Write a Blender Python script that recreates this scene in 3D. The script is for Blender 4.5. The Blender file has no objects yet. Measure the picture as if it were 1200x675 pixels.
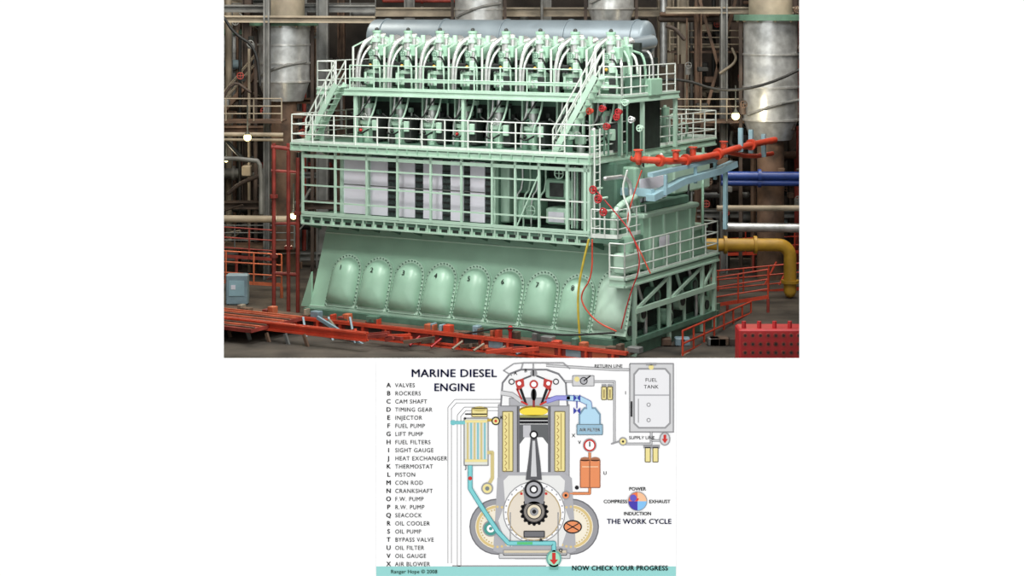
import bpy, math, random
from mathutils import Vector, Matrix
random.seed(7)
F=2110.0; YH=10.0; CZ=13.5; CX=600.0
TH=math.radians(30.5); S=math.sin(TH); C=math.cos(TH)
X0,Y0=3.0,70.0
scene=bpy.context.scene
try: scene.view_settings.view_transform='Standard'
except Exception: pass
# ---------------------------------------------------------------- camera
cd=bpy.data.cameras.new('camera'); cam=bpy.data.objects.new('camera',cd); scene.collection.objects.link(cam)
cam.location=(0,0,CZ); cam.rotation_euler=(math.pi/2,0,0)
cd.sensor_width=36; cd.lens=36*F/1200; cd.shift_y=-(337.5-YH)/1200; cd.clip_end=500
scene.camera=cam
# ---------------------------------------------------------------- materials
def lin(c):
    return tuple(((x/255)/12.92 if x/255<=0.04045 else ((x/255+0.055)/1.055)**2.4) for x in c)+(1,)
MATS={}
def mat(name,rgb,rough=0.5,metal=0.0,var=0.12,scale=1.5,emit=0,bump=0):
    if name in MATS: return name
    m=bpy.data.materials.new(name); m.use_nodes=True; nt=m.node_tree; b=nt.nodes['Principled BSDF']
    base=lin(rgb); b.inputs['Base Color'].default_value=base
    b.inputs['Roughness'].default_value=rough; b.inputs['Metallic'].default_value=metal
    if emit:
        b.inputs['Emission Color'].default_value=base; b.inputs['Emission Strength'].default_value=emit
    if var>0:
        tc=nt.nodes.new('ShaderNodeTexCoord'); n=nt.nodes.new('ShaderNodeTexNoise'); n.inputs['Scale'].default_value=scale; n.inputs['Detail'].default_value=6
        r=nt.nodes.new('ShaderNodeValToRGB')
        r.color_ramp.elements[0].position=0.3; r.color_ramp.elements[1].position=0.7
        r.color_ramp.elements[0].color=tuple(max(0,x*(1-var*2)) for x in base[:3])+(1,)
        r.color_ramp.elements[1].color=tuple(min(1,x*(1+var)) for x in base[:3])+(1,)
        nt.links.new(tc.outputs['Object'],n.inputs['Vector']); nt.links.new(n.outputs['Fac'],r.inputs['Fac']); nt.links.new(r.outputs['Color'],b.inputs['Base Color'])
        if bump:
            bp=nt.nodes.new('ShaderNodeBump'); bp.inputs['Strength'].default_value=bump; nt.links.new(n.outputs['Fac'],bp.inputs['Height']); nt.links.new(bp.outputs['Normal'],b.inputs['Normal'])
    MATS[name]=m; return name
G=mat('mint_green_paint',(150,188,164),0.36,0,0.06,0.8)
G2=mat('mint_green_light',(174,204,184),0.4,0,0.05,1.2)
G3=mat('mid_green_paint',(88,122,104),0.45,0,0.12,2)  # darker green paint for decks, brackets and fittings
DG=mat('dark_green_core_and_gaps',(30,40,34),0.6,0,0.3,3)  # near-black green, also used to paint dark gaps behind the heads
SV=mat('polished_steel',(212,214,212),0.28,0.65,0.1,4)
SW=mat('light_steel_rail',(214,222,214),0.4,0.1,0.05,4)
RS=mat('exhaust_receiver_grey',(126,138,144),0.45,0.25,0.08,1)
BK=mat('black_rubber',(24,26,25),0.6,0,0.2,3)
DK=mat('dark_machine_grey',(56,60,58),0.5,0.3,0.2,4)
WP=mat('white_panel',(224,222,232),0.5,0,0.03,1)
WP2=mat('slotted_dark_panel',(64,76,74),0.5,0,0.3,12)
RO=mat('orange_red_paint',(206,72,46),0.45,0,0.12,1.5)
RD=mat('signal_red_paint',(176,34,38),0.45,0,0.1,2)
RDK=mat('dull_red_steel',(148,58,48),0.6,0,0.25,1.5)
ORL=mat('faded_orange_steel',(190,100,66),0.6,0,0.2,1.5)
LB=mat('light_blue_paint',(150,184,194),0.45,0,0.08,1)
BL=mat('blue_pipe_paint',(34,60,126),0.4,0,0.15,1)
YE=mat('yellow_pipe_paint',(190,148,48),0.45,0,0.12,1.5)
YB=mat('yellow_bright',(206,184,64),0.5,0,0.1,3)
BR=mat('brown_steel',(72,60,52),0.7,0,0.35,1.2)
BR2=mat('rust_brown_steel',(104,82,66),0.7,0,0.35,1.2)
BG=mat('beige_steel',(150,140,122),0.6,0,0.2,1)
GY=mat('grey_steel',(120,122,120),0.55,0.2,0.2,1.5)
DB=mat('dark_hall_wall',(60,54,49),0.8,0,0.4,0.5)
FL=mat('hall_floor_concrete',(76,70,62),0.8,0,0.35,0.6)
TL=mat('galvanised_duct',(200,204,204),0.32,0.55,0.18,2.2,0,0.3)
GB=mat('grey_blue_struct',(132,156,166),0.5,0,0.15,1.4)
WH=mat('white_wall_paint',(247,247,247),0.9,0,0.0)
LAMP=mat('lamp_glow',(255,236,160),0.5,0,0,1,4)
# ---------------------------------------------------------------- mesh builder
class M:
    def __init__(s,name): s.name=name; s.v=[]; s.f=[]; s.m=[]; s.sm=[]; s.mats=[]
    def mi(s,m):
        if m not in s.mats: s.mats.append(m)
        return s.mats.index(m)
    def add(s,vs,fs,m,smooth=False):
        o=len(s.v); s.v+= [tuple(v) for v in vs]; k=s.mi(m)
        for f in fs: s.f.append(tuple(i+o for i in f)); s.m.append(k); s.sm.append(smooth)
    def box(s,x0,x1,y0,y1,z0,z1,m):
        vs=[(x,y,z) for x in (x0,x1) for y in (y0,y1) for z in (z0,z1)]
        s.add(vs,[(0,1,3,2),(4,6,7,5),(0,4,5,1),(2,3,7,6),(0,2,6,4),(1,5,7,3)],m)
    def bbox(s,x0,x1,y0,y1,z0,z1,m,b=0.06):
        def ring(i,z): return [(x0+i+b,y0+i,z),(x1-i-b,y0+i,z),(x1-i,y0+i+b,z),(x1-i,y1-i-b,z),(x1-i-b,y1-i,z),(x0+i+b,y1-i,z),(x0+i,y1-i-b,z),(x0+i,y0+i+b,z)]
        vs=ring(b,z0)+ring(0,z0+b)+ring(0,z1-b)+ring(b,z1); fs=[tuple(range(7,-1,-1)),tuple(range(24,32))]
        for r in range(3):
            for i in range(8): fs.append((r*8+i,r*8+(i+1)%8,r*8+8+(i+1)%8,r*8+8+i))
        s.add(vs,fs,m)
    def beam(s,p,q,w,h,m,up=(0,0,1)):
        p=Vector(p);q=Vector(q);d=(q-p).normalized(); u=Vector(up)
        if abs(d.dot(u))>0.98: u=Vector((0,1,0))
        a=d.cross(u).normalized()*w/2; b=a.cross(d).normalized()*h/2
        vs=[p-a-b,p+a-b,p+a+b,p-a+b,q-a-b,q+a-b,q+a+b,q-a+b]
        s.add(vs,[(0,3,2,1),(4,5,6,7),(0,1,5,4),(1,2,6,5),(2,3,7,6),(3,0,4,7)],m)
    def ibeam(s,p,q,w,h,m,t=0.07):
        p=Vector(p);q=Vector(q)
        s.beam(p,q,t,h,m); o=Vector((0,0,h/2-t/2)); s.beam(p+o,q+o,w,t,m); s.beam(p-o,q-o,w,t,m)
    def cyl(s,p,q,r,m,n=12,r2=None,caps=True):
        p=Vector(p);q=Vector(q);d=(q-p)
        if d.length<1e-6: return
        d.normalize(); r2=r if r2 is None else r2
        u=Vector((0,0,1)) if abs(d.z)<0.9 else Vector((1,0,0)); a=d.cross(u).normalized(); b=d.cross(a)
        vs=[]; 
        for c,rr in ((p,r),(q,r2)):
            for i in range(n):
                t=2*math.pi*i/n; vs.append(c+a*math.cos(t)*rr+b*math.sin(t)*rr)
        s.add(vs,[(i,(i+1)%n,n+(i+1)%n,n+i) for i in range(n)],m,True)
        if caps: s.add(vs[:n],[tuple(range(n))],m); s.add(vs[n:],[tuple(range(n))],m)
    def sph(s,c,r,m,n=10,k=6,sc=(1,1,1)):
        vs=[];fs=[]
        for j in range(k+1):
            ph=math.pi*j/k
            for i in range(n):
                t=2*math.pi*i/n; vs.append((c[0]+sc[0]*r*math.sin(ph)*math.cos(t),c[1]+sc[1]*r*math.sin(ph)*math.sin(t),c[2]+sc[2]*r*math.cos(ph)))
        for j in range(k):
            for i in range(n): fs.append((j*n+i,j*n+(i+1)%n,(j+1)*n+(i+1)%n,(j+1)*n+i))
        s.add(vs,fs,m,True)
    def tube(s,pts,r,m,n=8,smooth=0):
        pts=[Vector(p) for p in pts]
        for _ in range(smooth):
            o=[pts[0]]
            for a,b in zip(pts,pts[1:]): o+= [a.lerp(b,.25),a.lerp(b,.75)]
            o.append(pts[-1]); pts=o
        for a,b in zip(pts,pts[1:]): s.cyl(a,b,r,m,n,caps=False)
        for a in pts[1:-1]:
            if smooth<2: s.sph(a,r,m,n,6)
        for a in (pts[0],pts[-1]): s.sph(a,r,m,n,4)
    def flange(s,p,d,r,m,t=0.1):
        p=Vector(p); d=Vector(d).normalized()*t/2; s.cyl(p-d,p+d,r,m,14)
    def wheel(s,c,r,m,axis='y',tr=0.03):
        n=16;pts=[]
        for i in range(n+1):
            t=2*math.pi*i/n
            if axis=='y': pts.append((c[0]+r*math.cos(t),c[1],c[2]+r*math.sin(t)))
            elif axis=='x': pts.append((c[0],c[1]+r*math.cos(t),c[2]+r*math.sin(t)))
            else: pts.append((c[0]+r*math.cos(t),c[1]+r*math.sin(t),c[2]))
        for a,b in zip(pts,pts[1:]): s.cyl(a,b,tr,m,6,caps=False)
        for i in (0,4): s.cyl(pts[i],pts[i+8],tr*.8,m,6)
    def prism(s,poly,fn,t0,t1,m):
        n=len(poly); vs=[fn(a,b,t0) for a,b in poly]+[fn(a,b,t1) for a,b in poly]
        s.add(vs,[tuple(range(n-1,-1,-1)),tuple(range(n,2*n))]+[(i,(i+1)%n,n+(i+1)%n,n+i) for i in range(n)],m)
    def rail(s,pts,h,m,step=1.1,nr=3,r=0.03,kick=True):
        pts=[Vector(p) for p in pts]
        for a,b in zip(pts,pts[1:]):
            L=(b-a).length; n=max(1,round(L/step))
            for i in range(n+1):
                p=a.lerp(b,i/n); s.cyl(p,p+Vector((0,0,h)),r*1.15,m,6)
            for k in range(1,nr+1):
                o=Vector((0,0,h*k/nr)); s.cyl(a+o,b+o,r,m,6)
            if kick: s.beam(a+Vector((0,0,.08)),b+Vector((0,0,.08)),.02,.16,m)
    def stair(s,p,q,w,wdir,m,n=9,railm=None):
        p=Vector(p);q=Vector(q);wd=Vector(wdir).normalized()*w
        for o in (Vector((0,0,0)),wd):
            s.beam(p+o,q+o,.05,.24,m)
            if railm:
                for hh in (.55,1.0): s.cyl(p+o+Vector((0,0,hh)),q+o+Vector((0,0,hh)),.035,railm,6)
                for t in (0,.33,.66,1): a=(p+o).lerp(q+o,t); s.cyl(a,a+Vector((0,0,1.0)),.035,railm,6)
        for i in range(n+1):
            c=p.lerp(q,(i+.5)/(n+1))+wd/2
            s.beam(c-wd/2,c+wd/2,.24,.04,m)
    def build(s,parent=None,loc=None):
        me=bpy.data.meshes.new(s.name); me.from_pydata(s.v,[],s.f)
        for m in s.mats: me.materials.append(MATS[m])
        me.polygons.foreach_set('material_index',s.m); me.polygons.foreach_set('use_smooth',s.sm); me.update()
        o=bpy.data.objects.new(s.name,me); scene.collection.objects.link(o)
        if parent: o.parent=parent
        if loc: o.location=loc
        return o
def empty(name,loc=(0,0,0),rz=0,parent=None):
    o=bpy.data.objects.new(name,None); scene.collection.objects.link(o); o.location=loc; o.rotation_euler=(0,0,rz)
    if parent:o.parent=parent
    return o
# authoring helpers: survey rays intersected with the building's real planes
def W(px,py,Y): return Vector(((px-CX)/F*Y,Y,CZ-(py-YH)*Y/F))
def toL(w):
    dx=w.x-X0;dy=w.y-Y0
    return Vector((dx*C-dy*S,dx*S+dy*C,w.z))
def L(px,py,ly=0.0):
    k=(px-CX)/F; t=(ly+X0*S+Y0*C)/(k*S+C); return toL(W(px,py,t))
def E(px,py,lx=0.0):
    k=(px-CX)/F; t=(lx+X0*C-Y0*S)/(k*C-S); return toL(W(px,py,t))
# ---------------------------------------------------------------- hall shell
hx=24; yb=112; zt=24
def shell(name,*a):
    m=M(name); m.box(*a); return m.build()
shell('floor',-hx,hx,63.0,yb,-.3,0,FL)
shell('ceiling',-hx,hx,63.0,yb,zt,zt+.3,DB)
shell('wall_back',-hx,hx,yb,yb+.3,-.3,zt,DB)
shell('wall_left',-hx-.3,-hx,63.0,yb,-.3,zt,DB)
shell('wall_right',hx,hx+.3,63.0,yb,-.3,zt,DB)
YW=62.0
a=W(262,420,YW); b=W(937,0,YW); 
ox0,ox1,oz0,oz1=a.x,b.x,a.z,b.z+3.0
m=M('wall_front')
m.box(-30,ox0,YW,YW+.06,-14,28,WH); m.box(ox1,30,YW,YW+.06,-14,28,WH)
m.box(ox0,ox1,YW,YW+.06,-14,oz0,WH); m.box(ox0,ox1,YW,YW+.06,oz1,28,WH)
m.build()
# ================================================================= ENGINE
eng=empty('marine_diesel_engine',(X0,Y0,0),-TH)
zA=7.70; zB=9.95; zC=4.50; zD=3.05; zc0=.75; zc1=4.15
LXL=-14.5
# ---- crankcase
m=M('crankcase')
cl,cr=-13.5,1.0
sl0,sl1=0.0,1.25
prof=[(sl0,zc0),(sl1,zc1),(8.6,zc1),(9.6,zc0)]
m.prism(prof,lambda a,b,t:(t,a,b),cl,cr,G)
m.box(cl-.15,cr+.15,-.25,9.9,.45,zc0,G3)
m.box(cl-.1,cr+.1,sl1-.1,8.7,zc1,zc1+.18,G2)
sv=Vector((0,sl1-sl0,zc1-zc0)); sl=sv.length; sd=sv.normalized(); nr=Vector((0,-sd.z,sd.y))
def SP(lx,t,h): return Vector((lx,sl0,zc0))+sd*(t)+nr*h
m.beam(SP(cl,.05,.03),SP(cr,.05,.03),.1,.1,G2)
m.beam(SP(cl,sl-.35,.02),SP(cr,sl-.35,.02),.05,.06,G2)
m.prism([(cl-.55,zc0),(cl,zc0),(cl,zc0+1.5)],lambda a,b,t:(a,t,b),.1,.22,G)
d0=L(406,340,.5).x; d1=L(677,350,.5).x; dst=(d1-d0)/7
doors=[d0+dst*i for i in range(8)]+[d0+dst*8.0]
W2=dst*.5
for i,dx in enumerate(doors):
    hgt=2.42 if i<8 else 2.75; w=W2*.97
    out=[]
    n=14; ctr=hgt-w*1.0
    out.append((-w,.12)); out.append((-w,ctr*.35)); out.append((-w*.98,ctr*.7))
    for k in range(n+1):
        t=math.pi-math.pi*k/n; out.append((w*.95*math.cos(t),ctr+w*1.0*math.sin(t)))
    out.append((w*.98,ctr*.7)); out.append((w,ctr*.35)); out.append((w,.12))
    cx,cy=0,hgt*.47
    rings=[(1,0),(1,.07),(.88,.07),(.86,.12),(.74,.34),(.5,.48),(.2,.53)]
    vs=[];fs=[];nn=len(out)
    for sc,h in rings:
        for (x,y) in out: vs.append(SP(dx+cx+(x-cx)*sc,cy+(y-cy)*sc,h))
    for r in range(len(rings)-1):
        for k in range(nn): fs.append((r*nn+k,r*nn+(k+1)%nn,(r+1)*nn+(k+1)%nn,(r+1)*nn+k))
    fs.append(tuple(range((len(rings)-1)*nn,len(rings)*nn)))
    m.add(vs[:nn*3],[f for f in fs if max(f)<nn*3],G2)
    m.add(vs,[f for f in fs if min(f)>=nn*2],G if i<8 else G2,True)
    for (x,y),(x2,y2) in zip(out,out[1:]):
        q=max(1,round(math.hypot(x2-x,y2-y)/.17))
        for j in range(q):
            xx=x+(x2-x)*j/q; yy=y+(y2-y)*j/q
            p=SP(dx+xx*.94,cy+(yy-cy)*.94,.05); m.cyl(p,p+nr*.07,.028,G3,6)
m.build(eng)
def text_mesh(M_,txt,size,fn,mt,bold=0,align='CENTER',sx=1.0,sp=1.0):
    cu=bpy.data.curves.new('t','FONT'); cu.body=txt; cu.size=size; cu.align_x=align; cu.resolution_u=3; cu.space_character=sp
    o=bpy.data.objects.new('t',cu); scene.collection.objects.link(o)
    bpy.context.view_layer.update()
    me=bpy.data.meshes.new_from_object(o)
    for k in ((0,0),) if not bold else ((-bold,0),(bold,0),(0,bold*.5),(0,-bold*.5)):
        M_.add([fn(v.co.x*sx+k[0],v.co.y+k[1]) for v in me.vertices],[tuple(p.vertices) for p in me.polygons],mt)
    bpy.data.objects.remove(o); bpy.data.curves.remove(cu); bpy.data.meshes.remove(me)
m=M('crankcase_door_numbers')
for i in range(8):
    dx=doors[i]-.02
    text_mesh(m,str(i+1) ,.29,lambda x,y:SP(dx+x,1.64+y,.52),DK,.006)
m.build(eng)
# ---- platform C + underside brackets
m=M('lower_gallery')
cL=L(353,255,0).x
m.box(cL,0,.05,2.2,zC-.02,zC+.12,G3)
m.ibeam((cL,.1,zC-.02),(0,.1,zC-.02),.22,.42,G2)
m.beam((cL,.02,zC+.28),(0,.02,zC+.28),.04,.12,G2)
n=26
for i in range(n+1):
    x=cL+(0-cL)*i/n; m.box(x-.035,x+.035,.0,.14,zC-.2,zC+.16,G2)
    if i<n: m.box(x+.12,x+.4,.055,.075,zC-.14,zC+.1,DG)
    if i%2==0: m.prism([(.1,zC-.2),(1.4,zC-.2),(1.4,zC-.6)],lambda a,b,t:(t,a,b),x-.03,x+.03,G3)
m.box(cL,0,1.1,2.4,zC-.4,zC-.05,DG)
m.build(eng)
# ---- engine frame between C and A
m=M('engine_frame_box')
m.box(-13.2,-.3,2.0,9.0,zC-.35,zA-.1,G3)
zlo,zhi=zC+.3,zA-.45
PD=.6
m.box(L(398,210,PD).x,L(581,210,PD).x,PD+.1,2.0,zlo-.1,zhi+.1,G3)
def vp(x0,x1,mm,d=PD,z0=zlo,z1=zhi):
    p=L(x0,210,d).x;q=L(x1,210,d).x; m.box(p,q,d,PD+.15,z0,z1,mm)
for (u,v) in ((402,429),(434,454),(464,486),(496,518),(528,543),(551,568)): vp(u,v,WP)
for (u,v) in ((454,464),(486,496),(518,528),(543,551),(568,578)): vp(u,v,WP2,PD+.05)
for (u) in (400,431,579): vp(u-1.5,u+1.5,G2,PD-.1,zlo-.2,zhi+.2)
for k in range(9):
    z=zlo+.2+(zhi-zlo-.4)*k/8
    for (u,v) in ((454,464),(486,496),(518,528),(543,551),(568,578)):
        m.box(L(u+1,210,PD).x,L(v-1,210,PD).x,PD,PD+.1,z-.04,z+.04,BK)
m.box(L(402,210,PD).x,L(568,210,PD).x,PD-.02,PD,(zlo+zhi)/2-.02,(zlo+zhi)/2+.02,GY)
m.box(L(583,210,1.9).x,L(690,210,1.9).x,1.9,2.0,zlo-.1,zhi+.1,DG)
m.bbox(L(588,220,1.4).x,L(602,220,1.4).x,1.0,2.0,zlo,zhi,G2)
m.bbox(L(606,220,1.2).x,L(632,220,1.2).x,1.0,2.0,zlo+.2,zlo+1.0,G)
m.bbox(L(608,220,1.2).x,L(634,220,1.2).x,1.0,2.0,zlo+1.25,zhi,G3)
m.bbox(L(642,220,1.0).x,L(668,220,1.0).x,.8,2.0,zlo+.1,zlo+.75,G2)
m.bbox(L(640,220,1.0).x,L(680,220,1.0).x,.9,2.0,zlo+1.1,zlo+1.9,G)
m.box(L(646,220,1.0).x,L(664,220,1.0).x,.76,.82,zlo+.2,zlo+.6,WP)
m.box(L(646,220,1.0).x,L(662,220,1.0).x,.86,.92,zlo+1.2,zlo+1.75,DK)
for k in range(4):
    x=L(606+k*9,220,1.0).x; m.tube([(x,.9,zlo-.1),(x,.9,zlo+1.1),(x+.3,.95,zlo+1.5),(x+.3,.9,zhi+.2)],.04,[SV,G2,SV,G2][k],6,1)
for k in range(5):
    m.cyl(Vector((L(672+k*3,220,.9).x,.8,zlo)),Vector((L(672+k*3,220,.9).x,.8,zhi)),.045,[G2,SV,G,DK,G2][k],8)
m.wheel((L(655,190,.7).x,.7,zhi-.3),.2,G2); m.wheel((L(622,225,.7).x,.7,zlo+.6),.2,G2)
for k in range(4):
    x=-13.4-k*.22; m.cyl((x,2.2+k*.3,zC-.2),(x,2.2+k*.3,zA-.2),.06,[G2,SV,GY,G2][k],8)
m.build(eng)
m=M('gallery_guard_frame')
zs=[zC+.75,zC+1.45,zC+2.2]
xs=[L(p,210,.1).x for p in (355,393,430,466,505,541,577,604,632)]
for x in xs: m.box(x-.045,x+.045,.05,.14,zC,zA,G2)
for z in zs: m.beam((xs[0],.1,z),(xs[-1],.1,z),.05,.065,G2)
m.beam((xs[0],.1,zA-.5),(0,.1,zA-.5),.1,.14,G2)
x5=L(686,215,.1).x
for x in (L(665,210,.1).x,x5,-.05): m.box(x-.06,x+.06,.05,.17,zC,zA,G2)
for z in zs[:2]: m.beam((xs[-1],.1,z),(-.05,.1,z),.05,.06,SW)
m.beam((xs[-2],.12,zC+.2),(xs[-1],.12,zC+2.5),.05,.05,G2)
m.build(eng)
# ---- platform A
m=M('main_gallery')
yA=12.0
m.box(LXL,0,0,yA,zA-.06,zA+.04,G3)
m.ibeam((LXL,.05,zA-.12),(0,.05,zA-.12),.2,.34,G2)
m.ibeam((-.05,0,zA-.12),(-.05,yA,zA-.12),.2,.34,G2)
m.ibeam((LXL+.05,0,zA-.12),(LXL+.05,yA,zA-.12),.2,.34,G2)
for i in range(30):
    x=LXL+(0-LXL)*i/29; m.box(x-.03,x+.03,-.04,.1,zA-.28,zA+.06,G)
for i in range(14):
    x=LXL+.3+i*1.08; m.prism([(.1,zA-.25),(.7,zA-.25),(.7,zA-.5)],lambda a,b,t:(t,a,b),x-.03,x+.03,G3)
m.rail([(LXL,.05,zA),(0,.05,zA),(0,yA,zA)],1.25,SW,1.15,3,.03)
m.rail([(LXL,.05,zA),(LXL,yA,zA),(0,yA,zA)],1.25,SW,1.4,3,.028)
m.build(eng)
# ---- mid level
bL=L(372,110,1.6).x; bR=L(705,120,1.6).x
u0=L(437,60,2.6).x; u1=L(712,60,2.6).x; us=(u1-u0)/7
m=M('fuel_pump_row')
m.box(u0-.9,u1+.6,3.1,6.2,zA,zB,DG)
m.box(u0-.9,u1+.7,2.95,3.1,zB-.5,zB-.2,G3)
m.box(u0-.9,u1+.7,2.75,3.05,zA+.0,zA+.35,G3)
for i in range(8):
    x=u0+us*i
    m.cyl((x,2.3,zA),(x,2.3,zA+.8),.32,G,14); m.cyl((x,2.3,zA+.8),(x,2.3,zA+.95),.38,G2,14)
    m.cyl((x,2.3,zA+.95),(x,2.3,zA+1.5),.18,SV,12); m.cyl((x,2.3,zA+1.5),(x,2.3,zA+1.7),.25,G2,12); m.cyl((x,2.3,zA+1.7),(x,2.3,zB),.1,SV,8)
    m.bbox(x+.38,x+.72,2.0,2.6,zA+.1,zA+1.2,DK,.03); m.bbox(x+.42,x+.68,1.9,2.0,zA+.55,zA+1.0,G2,.02)
    m.tube([(x-.45,2.1,zA+.1),(x-.45,2.1,zA+1.1),(x-.2,2.1,zA+1.35),(x-.2,2.2,zB)],.05,SV,6,1)
    m.tube([(x+.3,1.8,zA+.2),(x+.3,1.8,zA+.9),(x+.55,1.9,zA+1.4),(x+.55,2.2,zB)],.045,G2,6,1)
    m.tube([(x-.3,1.75,zA+.5),(x,1.7,zA+.4),(x+.35,1.75,zA+.6)],.04,BK,6,1)
    m.tube([(x-.5,1.7,zA+1.3),(x-.1,1.6,zA+1.1),(x+.2,1.7,zA+1.6),(x+.4,1.9,zB-.2)],.035,BK,6,2)
    m.box(x-.62,x-.54,2.4,2.9,zA,zB,G2)
    for k in range(5):
        xx=x-.5+k*.24+random.random()*.1; hh=.5+random.random()*1.3
        m.cyl((xx,2.75,zA),(xx,2.75,zA+hh),.045,random.choice([G2,SV,SW,G3]),6); m.bbox(xx-.08,xx+.08,2.6,2.8,zA+hh,zA+hh+.2,random.choice([G2,DK,SV,BK,G3]),.02)
    m.cyl((x-.05,1.75,zA),(x-.05,1.75,zA+.4),.13,random.choice([DK,BK,G3]),8)
    m.sph((x-.12,1.85,zA+.55),.08,RD if i%3==0 else BK); m.wheel((x+.1,1.8,zA+1.15),.13,G3 if i%2 else SV,'y',.02)
m.build(eng)
# ---- platform B
m=M('upper_gallery')
yB0=1.6
m.box(bL,bR+.9,yB0,6.8,zB-.06,zB+.03,G3)
m.ibeam((bL,yB0,zB-.05),(bR+.9,yB0,zB-.05),.16,.3,G2)
m.ibeam((bR+.9,yB0,zB-.05),(bR+.9,6.8,zB-.05),.16,.3,G2)
xa=L(410,100,yB0).x
m.rail([(xa,yB0,zB),(bR-.9,yB0,zB)],1.1,G2,1.3,2,.03)
m.rail([(bL,6.8,zB),(bL,yB0,zB),(bL+.9,yB0,zB)],1.25,SW,1.1,3,.03)
m.rail([(bR-.1,yB0,zB),(bR+.9,yB0,zB),(bR+.9,6.5,zB)],1.25,SW,.8,3,.03)
for x in (bL+.2,bL+2.0,-6.8,bR-.5,bR+.8): m.box(x-.07,x+.07,yB0,yB0+.14,zA,zB,G2)
for y in (3.5,6.6): m.box(bR+.75,bR+.9,y,y+.14,zA,zB,G2)
m.build(eng)
m=M('gallery_stairs')
m.stair((bL-.1,.9,zA),(bL+1.5,.9,zB+.3),.7,(0,1,0),G2,9,SW)
xr=L(648,165,.5).x
m.stair((xr,.5,zA),(xr+1.9,.5,zB+.9),.7,(0,1,0),G2,11,SW)
m.build(eng)
# ---- cylinder head unit (shared mesh)
m=M('cylinder_head_unit')
m.cyl((0,0,0),(0,0,.75),.46,G,16); m.cyl((0,0,.75),(0,0,.9),.54,G2,16)
for k in range(10):
    t=2*math.pi*k/10; m.cyl((.46*math.cos(t),.46*math.sin(t),.9),(.46*math.cos(t),.46*math.sin(t),1.08),.05,SV,6)
m.cyl((0,0,.9),(0,0,1.3),.34,G3,14)
m.bbox(-.24,.24,-.26,.26,1.3,1.75,G2,.04)
m.cyl((0,0,1.75),(0,0,2.1),.2,SV,12); m.cyl((0,0,2.1),(0,0,2.25),.28,G2,14); m.cyl((0,0,2.25),(0,0,2.5),.17,G2,12); m.cyl((0,0,2.5),(0,0,2.6),.2,G,12); m.sph((0,0,2.64),.09,DK)
for k in range(6):
    t=2*math.pi*k/6+.3; m.cyl((.24*math.cos(t),.24*math.sin(t),2.25),(.24*math.cos(t),.24*math.sin(t),2.35),.035,SV,6)
m.tube([(-.5,-.75,.1),(-.52,-.75,1.1),(-.42,-.6,1.9),(-.05,-.1,2.4),(.05,.5,2.4)],.085,SV,8,2)
m.tube([(-.36,-.8,.0),(-.36,-.8,1.0),(-.25,-.6,1.6),(-.2,-.2,1.9)],.055,SV,8,2)
m.tube([(-.62,-.5,.4),(-.62,-.5,1.5),(-.5,-.3,2.1),(-.3,.2,2.35)],.06,SV,8,2)
m.tube([(.52,-.5,.1),(.5,-.5,1.3),(.3,-.35,1.75),(.2,-.1,2.0)],.05,G2,8,2)
m.tube([(.2,-.5,1.5),(.5,-.6,1.5),(.55,-.4,.9),(.6,.2,.9)],.035,BK,6,2)
m.tube([(-.2,-.45,1.2),(-.5,-.5,1.35),(-.6,.0,1.4)],.035,BK,6,2)
m.bbox(.2,.5,-.62,-.3,.15,.75,DK,.03); m.bbox(.22,.46,-.66,-.42,.95,1.35,G2,.03); m.bbox(-.3,.05,-.7,-.45,.95,1.25,BK,.03)
m.bbox(.3,.58,-.4,-.05,1.5,2.0,G,.03); m.cyl((.44,-.2,2.0),(.44,-.2,2.3),.09,SV,8); m.sph((.44,-.2,2.33),.11,G2)
m.bbox(-.45,-.1,.35,.8,.9,2.2,G3,.04); m.bbox(.15,.6,.4,.8,.8,2.05,G,.04); m.box(-.42,-.14,.33,.36,1.2,1.9,BK); m.cyl((.38,.6,2.05),(.38,.6,2.4),.11,G2,10)
m.bbox(-.6,-.42,-.35,.1,.2,1.0,DK,.03); m.bbox(.45,.6,-.2,.3,1.0,1.4,BK,.02)
m.cyl((.34,-.5,1.35),(.34,-.5,1.75),.07,SV,8); m.sph((.34,-.5,1.8),.1,G2)
m.box(-.68,-.62,-.9,-.83,0,1.9,SW); m.box(-.66,-.6,.5,.6,0,2.3,G2); m.beam((-.64,-.85,1.9),(-.64,.55,2.3),.05,.05,G2)
m.wheel((.1,-.6,1.62),.12,G3,'y',.022); m.sph((.16,-.72,1.1),.07,YE); m.cyl((-.1,-.72,.3),(-.1,-.72,.8),.06,G2,8); m.cyl((.05,-.75,.3),(.05,-.75,.62),.05,SV,8)
m.bbox(-.25,.25,-.62,-.48,.25,.6,G2,.03)
m.cyl((0,.2,1.9),(0,1.6,2.1),.3,SV,12); m.flange((0,.6,1.95),(0,1,.15),.4,G2)
m.box(.56,.62,-.2,.6,0,1.2,G)
unit=m
for i in range(8):
    if i==0: o0=unit.build(eng,(u0,2.9,zB))
    else:
        o=bpy.data.objects.new('cylinder_head_unit',o0.data); scene.collection.objects.link(o); o.parent=eng; o.location=(u0+us*i,2.9,zB)
m=M('dark_gap_backing_and_pipes')
m.box(u0-.6,u1+.6,3.8,6,zB,zB+1.5,DG); m.box(u0-.7,u1+.7,4.1,4.3,zB,zB+2.15,DG)  # dark box and sheet added so gaps between heads look shaded
m.beam((u0-.8,2.0,zB+.45),(u1+.8,2.0,zB+.45),.06,.1,G2); m.beam((u0-.7,3.4,zB+2.05),(u1+.7,3.4,zB+2.05),.1,.1,G2)
for i in range(5): m.tube([(u1+.75+.1*i,2.4+.5*i,zB),(u1+.75+.1*i,2.4+.5*i,zB+1.2+.15*i),(u1+.4,2.9+.4*i,zB+1.8)],.06,[SV,G2,SW,G,SV][i],8,2)
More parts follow.
